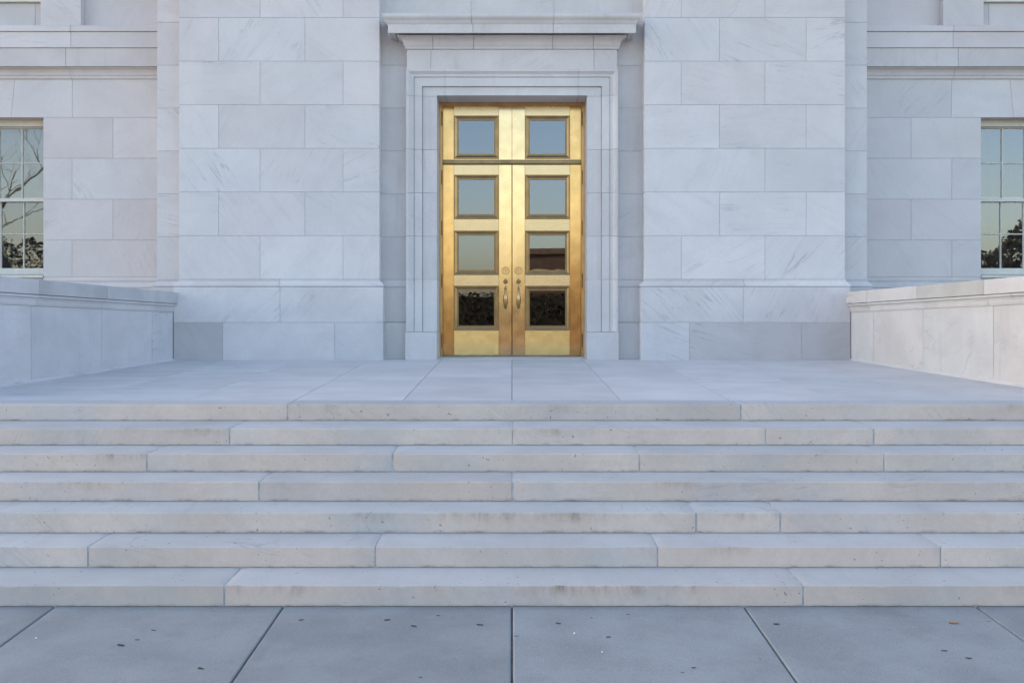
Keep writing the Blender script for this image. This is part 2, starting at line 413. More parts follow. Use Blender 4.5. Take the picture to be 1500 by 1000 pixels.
def blocks(parent, mat, Yf, depth, z0, z1, joints, name='stone_block', bv=BV, j=J):
    for a, b in zip(joints, joints[1:]):
        g = MB(); g.box(a+j, b-j, Yf, Yf+depth, z0+j, z1-j, bv); g.build(name, mat, parent)

FARX = 34.0  # wings carried far out of view so the sun stays blocked
for side in (-1, 1):
    m = lambda x: x if side < 0 else 1500-x            # mirror pixel for generic pieces
    # ---- pier
    xo, xi = side*4.692, side*1.866
    xl, xr = min(xo, xi), max(xo, xi)
    g = MB(); g.box(xl+.012, xr-.012, YP+.0055, YN+.3, -.1, TOP)
    pier = g.build('pier', 'mortar', bld)
    if side < 0:
        A, B = [381, 502.5], [320.3, 446.7]
        rows = {6: A, 5: B, 4: A, 3: B, 2: A, 1: B, 0: A, 7: B, 8: A}
        PL, PU, MJ = [326, 490], [410], 410
    else:
        A, B = [998, 1120.5], [1054, 1181]
        rows = {6: A, 5: B, 4: A, 3: B, 2: [1120.5], 1: B, 0: A, 7: B, 8: A}
        PL, PU, MJ = [1010, 1174], [1089], 1089
    for k, js in rows.items():
        blocks(pier, 'wall', YP, .24, course(k), course(k+1), [xl]+[px(x, YP) for x in js]+[xr])
    PP = .058                                          # plinth projection
    zmid = pz(472.5, YP-PP); zpt = pz(420, YP-PP)
    g = MB(); g.box(xl-PP+.012, xr+PP-.012, YP-PP+.0055, YN+.3, -.1, zpt-.002); plinth = g.build('plinth', 'mortar_light', bld)
    blocks(plinth, 'plinth', YP-PP, .30, zmid, zpt, [xl-PP]+[px(x, YP-PP) for x in PU]+[xr+PP], bv=.004)
    pj = [xl-PP]+[px(x, YP-PP) for x in PL]+[xr+PP]
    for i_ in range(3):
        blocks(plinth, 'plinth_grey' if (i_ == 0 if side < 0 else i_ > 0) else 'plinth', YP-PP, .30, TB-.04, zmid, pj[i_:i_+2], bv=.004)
    # ---- base moulding (bevelled ogee between plinth and pier), with returns
    def bm_prof():
        zt_, zb_ = Z0-.002, zpt+.002; h = zt_-zb_
        pr = [(-.12, zb_), (PP-.004, zb_), (PP, zb_+.006), (PP, zb_+h*.22)]
        for q in range(7):
            a_ = q/6; pr.append((PP*(1-.86*(.5-.5*math.cos(math.pi*a_))) - .002, zb_+h*(.26+.60*a_)))
        pr += [(.010, zb_+h*.88), (.010, zt_), (-.12, zt_)]
        return pr
    mx_ = px(MJ, YP)
    for a, b in ((xl, mx_-J), (mx_+J, xr)):
        path = [(a, YP), (b, YP)]
        if a == xl: path = [(a, YN+.1)]+path
        if b == xr: path = path+[(b, YN+.1)]
        g = MB(); g.sweep(bm_prof(), path); g.build('base_moulding', 'plinth', bld)
    # ---- strip (narrow setback pilaster between pier and wing)
    so = side*5.083
    sl, sr = min(so, xo), max(so, xo)
    g = MB(); g.box(sl+.012, sr-.012, YN+.0055, YW+.3, -.6, TOP); strip = g.build('setback_strip', 'mortar', bld)
    for k in range(9):
        g = MB(); g.box(sl, sr, YN, YW+.05, course(k)+J, course(k+1)-J, BV); g.build('stone_block', 'wall', strip)
    g = MB(); g.box(sl-PP, sr+PP, YN-PP, YW+.02, TB-.6, zpt-.002, .004); g.build('plinth_block', 'plinth', strip)
    g = MB(); pth = [(so, YW+.05), (so, YN), (xo-side*.005, YN)] if side < 0 else [(xo-side*.005, YN), (so, YN), (so, YW+.05)]
    g.sweep(bm_prof(), pth); g.build('base_moulding', 'plinth', bld)
    # ---- wing wall with its sash window
    wx = lambda x: px(x, YW)
    if side < 0: oA, oB = wx(-57), wx(63.3); wend = [-13.0]; inner = side*4.95
    else: oA, oB = wx(1437.3), wx(1557.6); inner = side*4.95
    far = side*FARX
    wtop = course(4); wbot = Z0+.062
    wl_ = MB()
    xa, xb = min(far, inner), max(far, inner)
    Yc = YW+.0055
    for (a, b, c, d) in ((xa, oA-.012, -.6, TOP), (oB+.012, xb, -.6, TOP), (oA-.012, oB+.012, wtop+.012, TOP), (oA-.012, oB+.012, -.6, wbot-.012)):
        wl_.box(a, b, Yc, Yc+.35, c, d)
    wing = wl_.build('wing_wall', 'mortar', bld)
    near = (105.5, 165.5)
    cen = (oA+oB)/2
    def refl(x): return 2*cen-x
    for k in range(4):
        jn = wx(near[k % 2] if side < 0 else (1394.3, 1334.5)[k % 2])
        edge_i = oB if side < 0 else oA; edge_o = oA if side < 0 else oB
        js_i = sorted([edge_i, jn, inner]); jo = refl(jn)
        off_ = 1.3 if k % 2 else 1.05
        js_o = sorted([edge_o, jo]+[jo+side*off_*n for n in range(1, 5)]+[far])
        for js in (js_i, js_o):
            blocks(wing, 'wing', YW, .20, course(k) if k else wbot, course(k+1), js)
        if k == 0:
            for js in (js_i, js_o): blocks(wing, 'wing', YW, .20, Z0+.001, wbot, [js[0], js[-1]])
    # flat arch over the window with raking joints
    zb, zh = course(4), course(5)
    e1 = wx(106 if side < 0 else 1394); e2 = refl(e1); lo_, hi_ = min(e1, e2), max(e1, e2)
    q1b, q1t = (wx(16), wx(22)) if side < 0 else (wx(1485), wx(1479))
    q2b, q2t = refl(q1b), refl(q1t)
    vb = sorted([lo_, q1b, q2b, hi_]); vt = sorted([lo_, q1t, q2t, hi_])
    for i in range(3):
        g = MB(); g.prism([(vb[i]+J, zb+J), (vb[i+1]-J, zb+J), (vt[i+1]-J, zh-J), (vt[i]+J, zh-J)], lambda u, v, z: (u, v, z), YW, YW+.20, BV)
        g.build('stone_block', 'wing', wing)
    blocks(wing, 'wing', YW, .20, zb, zh, sorted([e1, inner]))
    blocks(wing, 'wing', YW, .20, zb, zh, sorted([e2, e2+side*1.5, e2+side*3.0, far]))
    # string course: bed moulding, two fasciae and a top fillet, jointed
    def seg(js): return list(zip(js, js[1:]))
    ends = [far, inner]
    def runs(j0, n=4):
        j = wx(j0); L = [inner]
        q = j
        while (q-far)*side < -.3: L.append(q); q += side*1.75
        L.append(far); return sorted(L)
    zA = pz(116, YW); zB = pz(97.5, YW-.13); zC_ = pz(70.5, YW-.13); zD = pz(46.5, YW-.145); zE = pz(37.5, YW-.165)
    prof = [(-.1, zA), (.022, zA), (.022, zA+.045), (.034, zA+.052)]
    for q in range(7):
        a_ = q/6*math.pi/2; prof.append((.034+.062*(1-math.cos(a_)), zA+.056+.085*math.sin(a_)))
    prof += [(.100, zA+.150), (.100, zB-.004), (-.1, zB-.004)]
    for a, b in seg(runs(105 if side < 0 else 1396)):
        g = MB(); g.sweep(prof, [(a+J, YW), (b-J, YW)]); g.build('string_moulding', 'trim', wing)
    for a, b in seg(runs(102 if side < 0 else 1398)):
        g = MB(); g.box(a+J, b-J, YW-.13, YW+.1, zB, zC_-.002, .003); g.build('string_band', 'trim', wing)
    for a, b in seg(runs(110 if side < 0 else 1390)):
        g = MB(); g.box(a+J, b-J, YW-.145, YW+.1, zC_+.002, zD-.004, .003)
        g.box(a+J, b-J, YW-.165, YW+.1, zD, zE, .004); g.build('string_band', 'wing', wing)
    # upper storey: wall, pilaster blocks, window apron
    pa, pb = (wx(65.5), wx(124)) if side < 0 else (wx(1376), wx(1435))
    YU = YW+.003
    mid = sorted([refl(pa), refl(pb)])
    up = MB()
    for (q0, q1) in ((pa, pb), tuple(mid)):
        gg = MB(); gg.box(q0, q1, YW-.13, YU+.1, zE+.010, TOP, .004); gg.build('pilaster_block', 'wing', wing)
    inn = pb if side < 0 else pa; out = mid[0] if side < 0 else mid[1]
    ain, aout = (pa, mid[1]) if side < 0 else (pb, mid[0])
    zap = pz(5.5, YW)
    gz = zE+.004
    blocks(wing, 'wing', YU, .18, gz, TOP, sorted([inn, inner]))
    blocks(wing, 'wing', YU, .18, gz, TOP, sorted([out, out+side*1.6, far]))
    aj = wx(52.5) if side < 0 else wx(1447.5)
    blocks(wing, 'trim', YW-.02, .2, gz, zap, sorted([aout, refl(aj), aj, ain]))
    g = MB(); g.box(min(ain, aout)-.002+.004, max(ain, aout)-.002, YW-.07, YW+.2, zap+.004, zap+.11, .006); g.build('window_sill', 'paint', wing)
    g = MB(); g.box(min(ain, aout)+.01, max(ain, aout)-.01, YW+.12, YW+.2, zap+.115, TOP-.1); g.build('upper_window', 'paint', wing)
    # wing plinth below the base moulding
    g = MB(); g.box(xa, xb, YW-PP, YW+.1, -.6, zpt-.002, .004); g.build('plinth_block', 'plinth', wing)
    g = MB(); g.sweep(bm_prof(), [(xa, YW), (xb, YW)]); g.build('base_moulding', 'plinth', bld)
    # ---- sash window
    YF = YW+.19; fs = F/YF
    win = MB()
    a, b = oA, oB
    fr_z1 = pz(177, YF); fr_z0 = wbot
    # box frame (head, jambs) and sill
    win.box(a, b, YF, YF+.14, pz(185.5, YF), wtop+.01, .003); win.box(a, a+.045, YF, YF+.14, wbot, pz(185.5, YF), .002); win.box(b-.045, b, YF, YF+.14, wbot, pz(185.5, YF), .002)
    window = win.build('sash_window', 'paint', bld)
    g = MB(); g.prism([(YW-.03, wbot-.012), (YF+.1, wbot-.012), (YF+.1, wbot+.045), (YW-.03, wbot+.018)], lambda u, v, z: (v, u, z), a+.004, b-.004, .004); g.build('sill', 'paint', window)
    zmeet0, zmeet1 = pz(295, YF), pz(288.5, YF)
    n = 3
    for (Ys, z0_, z1_, brl, trl, nm) in ((YF+.05, zmeet0+.01, pz(185.5, YF)-.002, .055, .02, 'upper_sash'), (YF+.095, wbot+.047, zmeet1+.01, .095, .045, 'lower_sash')):
        stw = .042; sa, sb = a+.047, b-.047
        if nm == 'upper_sash': z0_ = zmeet0
        g = MB(); g.box(sa, sa+stw, Ys, Ys+.035, z0_, z1_, .003); g.box(sb-stw, sb, Ys, Ys+.035, z0_, z1_, .003)
        g.box(sa+stw, sb-stw, Ys+.001, Ys+.034, z0_, z0_+brl, .003); g.box(sa+stw, sb-stw, Ys+.001, Ys+.034, z1_-trl, z1_, .003)
        sash = g.build(nm, 'paint', window)
        gx0, gx1, gz0, gz1 = sa+stw, sb-stw, z0_+brl, z1_-trl
        mw = .011; zm = (gz0+gz1)/2; xsn = [gx0+(gx1-gx0)*k/n for k in range(n+1)]
        for xm in xsn[1:-1]:
            g = MB(); g.prism([(xm-mw, 0), (xm+mw, 0), (xm+mw*.5, .022), (xm-mw*.5, .022)], lambda u, v, z: (u, Ys+.026-z, v), gz0, gz1); g.build('muntin', 'paint', window)
        g = MB(); g.prism([(zm-mw, 0), (zm+mw, 0), (zm+mw*.5, .0235), (zm-mw*.5, .0235)], lambda u, v, z: (v, Ys+.0265-z, u), gx0, gx1); g.build('muntin', 'paint', window)
        for c_ in range(n):
            for (p0, p1) in ((gz0, zm), (zm, gz1)):
                g = MB(); g.vf([(xsn[c_]+.002, Ys+.028, p0+.001), (xsn[c_+1]-.002, Ys+.028, p0+.001), (xsn[c_+1]-.002, Ys+.028, p1-.001), (xsn[c_]+.002, Ys+.028, p1-.001)], [(0, 1, 2, 3)])
                g.build('pane', 'wglass', window)
    # dim room behind and a hanging curtain
    g = MB(); x0, x1, y0, y1, z0_, z1_ = a-.4, b+.4, Yc+.36, YW+2.4, wbot-.3, wtop+.3
    V = [(x0, y0, z0_), (x1, y0, z0_), (x1, y1, z0_), (x0, y1, z0_), (x0, y0, z1_), (x1, y0, z1_), (x1, y1, z1_), (x0, y1, z1_)]
    g.vf(V, [(0, 1, 2, 3), (4, 5, 6, 7), (1, 2, 6, 5), (2, 3, 7, 6), (3, 0, 4, 7)]); g.build('room_lining', 'dark', window)
    g = MB(); N_ = 200; vs = []
    for q in range(N_+1):
        xq = a-.05+(b-a+.1)*q/N_
        yq = YW+.62+.035*math.sin(2*math.pi*xq/.12+1.5*math.sin(xq*7))+.02*math.sin(xq*11+1)
        for zq in (wbot-.2, wtop+.1): vs.append((xq, yq, zq))
    g.vf(vs, [(2*q, 2*q+2, 2*q+3, 2*q+1) for q in range(N_)])
    g.build('curtain', 'curtain', window, smooth=True)
    if side < 0:
        g = MB(); g.box(a-.05, b+.05, YW+.50, YW+.504, pz(292, YF), wtop+.1); g.build('blind', 'blind', window)

# ---- niche wall behind the door surround
NX = 1.866
g = MB(); g.box(-NX-.2, -1.30, YN+.0055, YN+.3, -.1, TOP); g.box(1.30, NX+.2, YN+.0055, YN+.3, -.1, TOP); g.box(-1.30, 1.30, YN+.0055, YN+.3, ZC+3.2, TOP)
niche = g.build('niche_wall', 'mortar', bld)
for k in range(9):
    if k < 6:
        for (a, b) in ((-NX-.03, -1.38), (1.38, NX+.03)):
            g = MB(); g.box(a, b, YN, YN+.2, course(k)+J, course(k+1)-J, BV); g.build('stone_block', 'trim', niche)
    else:
        js = [-NX-.03, px(690 if k % 2 == 0 else 640, YN), px(811.5 if k % 2 == 0 else 760, YN), NX+.03]
        blocks(niche, 'trim', YN, .2, course(k), course(k+1), js)
for s_ in (-1, 1):
    a, b = sorted((s_*(NX+.05), s_*1.38))
    for z0_, z1_ in ((TB-.05, zmid), (zmid, zpt)):
        g = MB(); g.box(a, b, YN-.03, YN+.1, z0_+J, z1_-J, .004); g.build('plinth_block', 'trim', niche)
    g = MB(); pr = [(-.1, zpt+.002), (.030, zpt+.002), (.034, zpt+.03), (.012, Z0-.02), (.010, Z0-.002), (-.1, Z0-.002)]
    g.sweep(pr, [(a, YN), (b, YN)]); g.build('base_moulding', 'trim', niche)

# ---- door surround: moulded architrave in courses, plinth blocks, head, frieze, cornice
OX = 1.066; OZ = ZC+3.005                 # half width and head of the opening
YD = 14.40                                # front of the metal door frame
def arch_prof(kx):
    """(distance from opening edge, front plane offset from the niche plane); kx squeezes the inner fascia for the head"""
    wA = .2075 if kx else .124
    return [(0, .120), (.098, .120), (.1005, .124), (wA-.008, .124), (wA-.006, .112), (wA, .112), (wA+.001, .150), (wA+.108, .150), (wA+.110, .138), (wA+.117, .138), (wA+.118, .160), (wA+.150, .160), (wA+.170, .176), (wA+.182, .190), (wA+.190, .194), (wA+.2215, .194)]
sur = empty('door_surround', (0, YN, TB), bld)
aw = .2075+.2215
ZB_ = pz(486, YN-.19)
zj = [ZB_, course(0), course(1), course(2), course(3), OZ-.014]
for s_ in (-1, 1):
    g = MB(); x0, x1 = sorted((s_*(OX-.004), s_*(OX+aw+.012)))
    g.box(x0, x1, YN-.205, YD+.05, TB-.05, ZB_-.003, .004); g.build('jamb_base', 'trim', sur)
    for z0_, z1_ in zip(zj, zj[1:]):
        pr = arch_prof(1)
        poly = [(s_*(OX+d), YN-p) for d, p in pr]+[(s_*(OX+aw), YN+.02), (s_*OX, YD+.05)]
        # inner reveal edge runs straight back to the door frame
        poly = [(s_*(OX+d), YN-p) for d, p in pr]+[(s_*(OX+aw), YN+.02), (s_*(OX+.02), YN+.02), (s_*(OX+.02), YD+.05), (s_*OX, YD+.05)]
        g = MB(); g.prism(poly, lambda u, v, z: (u, z, v), z0_+.002, z1_-.002); g.build('jamb_stone', 'trim', sur)
# head with mitred corners: inner fascia continues, stepped profile turned down
zh0 = zj[-1]
hz = [(0, .120), (.06, .120), (.062, .120), (.116, .120), (.118, .108), (.124, .108), (.125, .150), (.246, .150), (.248, .138), (.255, .138), (.256, .160), (.290, .160), (.310, .176), (.322, .190), (.330, .194), (.357, .194)]
hx = arch_prof(1)
def head_piece(xa_, xb_, kind):
    g = MB(); rows = []
    if kind == 'mid':
        poly = [(YN-p, OZ+d) for d, p in hz]+[(YN+.02, OZ+.357), (YN+.02, OZ+.02), (YD+.05, OZ+.02), (YD+.05, OZ)]
        g.prism(poly, lambda u, v, z: (v, u, z), xa_+.002, xb_-.002)
    else:
        s_ = kind
        n_ = len(hz)
        A_ = [g.bm.verts.new((xa_, YN-p, OZ+d)) for d, p in hz]                         # at the straight joint
        Bv = [g.bm.verts.new((s_*(OX+hx[i][0]), YN-hz[i][1], OZ+hz[i][0])) for i in range(n_)]   # mitre
        Cv = [g.bm.verts.new((s_*(OX+hx[i][0]), YN-hx[i][1], zh0+.002)) for i in range(n_)]       # down to the jamb
        fs = []
        for i in range(n_-1):
            fs.append(g.bm.faces.new([A_[i], A_[i+1], Bv[i+1], Bv[i]])); fs.append(g.bm.faces.new([Bv[i], Bv[i+1], Cv[i+1], Cv[i]]))
        # outer side, soffit and reveal
        o1 = g.bm.verts.new((s_*(OX+aw), YN+.02, OZ+.357)); o2 = g.bm.verts.new((s_*(OX+aw), YN+.02, zh0+.002))
        fs.append(g.bm.faces.new([Bv[-1], o1, o2, Cv[-1]]))
        r1 = g.bm.verts.new((xa_, YD+.05, OZ)); r2 = g.bm.verts.new((s_*OX, YD+.05, OZ)); r3 = g.bm.verts.new((s_*OX, YD+.05, zh0+.002))
        fs.append(g.bm.faces.new([A_[0], Bv[0], r2, r1])); fs.append(g.bm.faces.new([Bv[0], Cv[0], r3, r2]))
        t1 = g.bm.verts.new((xa_, YN+.02, OZ+.357)); fs.append(g.bm.faces.new([A_[-1], t1, o1, Bv[-1]]))
        bmesh.ops.recalc_face_normals(g.bm, faces=fs)
    g.build('head_stone', 'trim', sur)
jx_ = px(631.3, 13.87); jx2 = px(870, 13.87); jh = px(652, 13.87)
head_piece(jh, -jh, 'mid'); head_piece(jh-.002, 0, -1); head_piece(-jh+.002, 0, 1)
# backing so the joints read as mortar, not as holes
g = MB(); g.box(-OX-aw+.02, -OX-.012, YN-.105, YN+.02, TB, OZ+.34); g.box(OX+.012, OX+aw-.02, YN-.105, YN+.02, TB, OZ+.34); g.box(-OX-.01, OX+.01, YN-.105, YN+.02, OZ+.012, OZ+.34)
g.build('joint_backing', 'mortar', sur)
YFz = YN-.172
zf0, zf1 = OZ+.360, pz(73, YFz)
fx = 1.489
for a, b in ((-fx, jx_), (jx_, jx2), (jx2, fx)):
    g = MB(); g.box(a+.002, b-.002, YFz, YN+.02, zf0, zf1, .002); g.build('frieze_stone', 'trim', sur)
# cornice: bed moulding, corona, cymatium - with returned ends, in jointed stones
def cyma(o0, z0_, o1, z1_, n_=8):
    return [(o0+(o1-o0)*(.5-.5*math.cos(math.pi*q/n_)), z0_+(z1_-z0_)*q/n_) for q in range(n_+1)]
zb0 = zf1+.002; Yb = YFz-.1
zb1 = pz(65.5, YFz-.05); zb2 = pz(51.5, YFz-.12)
bed = [(-.1, zb0), (.012, zb0), (.020, zb0+.008), (.024, zb1-.018), (.034, zb1-.014), (.036, zb1)]+[(.040+.085*(1-math.cos(q/6*math.pi/2)), zb1+.004+(zb2-zb1-.02)*math.sin(q/6*math.pi/2)*.98) for q in range(7)]+[(.128, zb2-.012), (.128, zb2), (-.1, zb2)]
zc0 = zb2+.001; zc1 = pz(35, YFz-.24)
cor = [(-.1, zc0+.03), (.150, zc0+.03), (.150, zc0+.012), (.205, zc0+.012), (.205, zc0-.004), (.236, zc0-.004), (.236, zc1-.016), (.240, zc1), (-.1, zc1)]
zy1 = pz(24, YFz-.30); zy2 = pz(19.6, YFz-.30)
cym = [(-.1, zc1+.001), (.246, zc1+.001), (.250, zc1+.014), (.256, zc1+.018)]+cyma(.258, zc1+.020, .304, zy1)+[(.306, zy1+.004), (.306, zy2), (-.1, zy2+.02)]
for prof, js, nm in ((bed, [633, 693, 810, 870], 'bed_moulding'), (cor, [693, 810], 'corona'), (cym, [691, 811], 'cymatium')):
    xs_ = [-fx]+[px(q, YFz-.15) for q in js]+[fx]
    for i, (a, b) in enumerate(zip(xs_, xs_[1:])):
        path = [(a+(J if i else 0), YFz), (b-(J if i < len(xs_)-2 else 0), YFz)]
        if i == 0: path = [(-fx, YN+.01)]+path
        if i == len(xs_)-2: path = path+[(fx, YN+.01)]
        g = MB(); g.sweep(prof, path); g.build(nm, 'trim', sur)

# ---- the gold door
dx = lambda x: px(x, YD); dz = lambda yy: pz(yy, YD)
ZT = zt(YD)+.004
g = MB(); g.box(-OX+.002, OX-.002, YN-.10, YD+.5, TB-.06, ZT, .003); thr = g.build('threshold', 'slab', bld)
# frame: stepped jambs and head
g = MB()
fw = .047
for s_ in (-1, 1):
    for (a, b, y0) in ((OX-.001, OX-.022, YD-.03), (OX-.022, OX-fw, YD-.005)):
        x0, x1 = sorted((s_*a, s_*b)); g.box(x0, x1, y0, YD+.09, ZT, OZ-.002, .002)
g.box(-OX+.023, OX-.023, YD-.028, YD+.088, OZ-.026, OZ-.003, .002); g.box(-OX+fw, OX-fw, YD-.004, YD+.086, OZ-.047, OZ-.027, .002)
door = g.build('door_frame', 'brass_frame', bld)
LX = OX-fw-.004                       # leaf outer edge
YL = YD+.02
ztr0, ztr1 = dz(241), dz(234.5)
g = MB(); g.box(-LX, LX, YD-.022, YL+.05, ztr0+.012, ztr1-.008, .006, 2); g.box(-LX, LX, YD+.002, YL+.05, ztr0, ztr0+.014, .003); g.box(-LX, LX, YD+.004, YL+.05, ztr1-.010, ztr1+.004, .003)
g.build('transom_bar', 'bronze', door)
mould = [(0, -.02), (0, .016), (.004, .021), (.014, .021), (.018, .014), (.024, .012), (.038, .004), (.046, .002), (.050, .008), (.060, .008), (.064, .001), (.064, -.02)]
pan = [(169.3, 232.3), (256, 320.7), (337.8, 402.5), (418.6, 483.7)]
SX = [(664.7, 730.7), (769, 835)]
def window_unit(parent, si, row):
    x0, x1 = dx(SX[si][0]), dx(SX[si][1]); z1, z0 = dz(pan[row][0]), dz(pan[row][1])
    g = MB(); g.ring(mould, x0, x1, z0, z1, YL); g.build('glazing_moulding', 'brass_dark', parent)
    g = MB(); q = .062; g.vf([(x0+q, YL+.012, z0+q), (x1-q, YL+.012, z0+q), (x1-q, YL+.012, z1-q), (x0+q, YL+.012, z1-q)], [(0, 1, 2, 3)]); g.build('pane', 'glass', parent)
    # dark rebate between glass and moulding
    g = MB(); g.ring([(.064, -.011), (.064, .004), (.070, .004), (.070, -.011)], x0, x1, z0, z1, YL); g.build('glazing_bead', 'bronze', parent)
# transom panel: stiles, rails, two lights
ztop = OZ-.049; zlow = ztr1+.005
g = MB()
g.box(-LX, dx(664.7), YL, YL+.05, zlow, ztop, .002); g.box(dx(835), LX, YL, YL+.05, zlow, ztop, .002)
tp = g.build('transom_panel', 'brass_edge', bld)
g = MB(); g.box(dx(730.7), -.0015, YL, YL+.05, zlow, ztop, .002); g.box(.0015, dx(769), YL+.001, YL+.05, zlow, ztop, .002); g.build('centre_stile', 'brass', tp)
for si in (0, 1):
    x0, x1 = dx(SX[si][0])+.001, dx(SX[si][1])-.001
    g = MB(); g.box(x0, x1, YL+.002, YL+.05, dz(169.3), ztop-.001, .002); g.build('rail', 'brass_h', tp)
    g = MB(); g.box(x0, x1, YL+.002, YL+.05, zlow+.001, dz(232.3), .0005); g.build('rail', 'brass_h', tp)
    window_unit(tp, si, 0)
def hinge(parent, s_, yy):
    zc_ = dz(yy); g = MB(); x = s_*(OX-.034)
    g.tube([(x, YD-.008, zc_-.085), (x, YD-.008, zc_+.085)], [.011, .011], 10)
    for q in (-1, 1):
        g.tube([(x, YD-.008, zc_+q*.088), (x, YD-.008, zc_+q*.098), (x, YD-.008, zc_+q*.104)], [.008, .012, .004], 10)
    g.build('hinge', 'bronze', parent)
for s_ in (-1, 1): hinge(tp, s_, 174)
# leaves
zbot = ZT+.008; zl1 = ztr0-.003
for si, s_ in ((0, -1), (1, 1)):
    g = MB()
    if s_ < 0: g.box(-LX, dx(664.7), YL, YL+.05, zbot, zl1, .002)
    else: g.box(dx(835), LX, YL, YL+.05, zbot, zl1, .002)
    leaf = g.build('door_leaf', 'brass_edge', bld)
    leaf['label'] = 'left gold leaf of the double door' if s_ < 0 else 'right gold leaf of the double door'
    g = MB(); a, b = (dx(730.7), -.005) if s_ < 0 else (.005, dx(769))
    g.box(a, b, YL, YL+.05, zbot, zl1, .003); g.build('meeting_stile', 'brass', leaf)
    x0, x1 = dx(SX[si][0])+.001, dx(SX[si][1])-.001
    for (ya, yb_) in ((None, 256), (320.7, 337.8), (402.5, 418.6)):
        g = MB(); g.box(x0, x1, YL+.002, YL+.05, dz(yb_), zl1-.001 if ya is None else dz(ya), .0015); g.build('rail', 'brass_h', leaf)
    g = MB(); g.box(x0, x1, YL+.002, YL+.05, zbot+.001, dz(483.7), .0015); g.build('rail', 'brass_h', leaf)
    g = MB(); g.box(x0+.003, x1-.003, YL-.0015, YL+.004, zbot+.02, dz(485.2), .0008); g.build('kick_plate', 'brass_polish', leaf)
    for row in (1, 2, 3): window_unit(leaf, si, row)
    for yy in (260, 334, 411, 499): hinge(leaf, s_, yy)
    hx_ = dx(740.5) if s_ < 0 else dx(759.5)
    # round seal-like medallion with a raised rim and small relief
    g = MB(); zc_ = dz(396.5); R_ = .055
    g.disc(hx_, zc_, YL, [(R_, 0), (R_, .004), (R_*.96, .007), (R_*.86, .007), (R_*.82, .003), (R_*.60, .003), (R_*.57, .005), (R_*.52, .005), (R_*.50, .003)], 28)
    g.build('medallion', 'brass', leaf); g = MB()
    for q in range(20):
        an = q/20*2*math.pi; g.box(hx_+R_*.71*math.cos(an)-.0022, hx_+R_*.71*math.cos(an)+.0022, YL-.0055, YL-.002, zc_+R_*.71*math.sin(an)-.0022, zc_+R_*.71*math.sin(an)+.0022)
    for q in range(5):
        an = math.pi/2+q/5*2*math.pi; g.tube([(hx_, YL-.004, zc_), (hx_+R_*.36*math.cos(an), YL-.004, zc_+R_*.36*math.sin(an))], [.005, .0022], 6)
    for k0, k1 in ((1.06, .92), (.60, .52)):              # raised dark rims
        vs = []; n_ = 28
        for q in range(n_):
            an = 2*math.pi*q/n_
            for kk, pp in ((k0, 0), (k0, .0085), (k1, .0085), (k1, .002)): vs.append((hx_+R_*kk*math.cos(an), YL-pp, zc_+R_*kk*math.sin(an)))
        g.vf(vs, [(4*q+j, 4*((q+1) % n_)+j, 4*((q+1) % n_)+j+1, 4*q+j+1) for q in range(n_) for j in range(3)])
    g.build('medallion_relief', 'brass_dark', leaf)
    # lock cylinder
    g = MB(); zc_ = dz(412.5)
    g.disc(hx_, zc_, YL, [(.034, 0), (.034, .006), (.029, .011), (.016, .012), (.013, .004)], 20); g.box(hx_-.003, hx_+.003, YL-.010, YL-.003, zc_-.009, zc_+.009)
    g.disc(hx_, zc_+.040, YL, [(.008, 0), (.007, .006), (.003, .008)], 10)
    g.build('lock_cylinder', 'bronze', leaf)
    # thumb-latch pull
    g = MB(); za, zb2_ = dz(421.5), dz(450)
    g.prism([(hx_-.020, za-.035), (hx_+.020, za-.035), (hx_+.024, za-.005), (hx_+.018, za+.028), (hx_, za+.036), (hx_-.018, za+.028), (hx_-.024, za-.005)], lambda u, v, z: (u, v, z), YL-.008, YL+.001, .002)
    g.prism([(hx_-.024, zb2_+.012), (hx_-.034, zb2_-.004), (hx_-.012, zb2_-.024), (hx_+.012, zb2_-.024), (hx_+.034, zb2_-.004), (hx_+.024, zb2_+.012)], lambda u, v, z: (u, v, z), YL-.008, YL+.001, .002)
    n_ = 14; pts = []; rr = []
    for q in range(n_+1):
        u = q/n_; pts.append((hx_, YL-.004-.058*math.sin(math.pi*min(1, u*1.02))**.62, za+(zb2_-za)*u)); rr.append(.014+.016*math.sin(math.pi*max(0, min(1, 1.15-u)))**1.5)
    g.tube(pts, rr, 10, 1.15)
    g.tube([(hx_, YL-.006, za+.004), (hx_, YL-.04, za+.012), (hx_, YL-.066, za+.008)], [.009, .016, .012], 8, 1.0)
    g.build('handle', 'brass_frame', leaf, smooth=True)
    # foot seal
    g = MB(); a, b = (-LX, -.006) if s_ < 0 else (.006, LX); g.box(a, b, YL-.004, YL+.04, zbot-.006, zbot+.010, .002); g.build('door_sweep', 'bronze', leaf)
# dim lobby behind the door
g = MB(); x0, x1, y0, y1, z0_, z1_ = -OX-.3, OX+.3, YD+.10, YD+4, ZT-.01, OZ+.3
V = [(x0, y0, z0_), (x1, y0, z0_), (x1, y1, z0_), (x0, y1, z0_), (x0, y0, z1_), (x1, y0, z1_), (x1, y1, z1_), (x0, y1, z1_)]
g.vf(V, [(0, 1, 2, 3), (4, 5, 6, 7), (1, 2, 6, 5), (2, 3, 7, 6), (3, 0, 4, 7)]); g.build('lobby_lining', 'dark', bld)
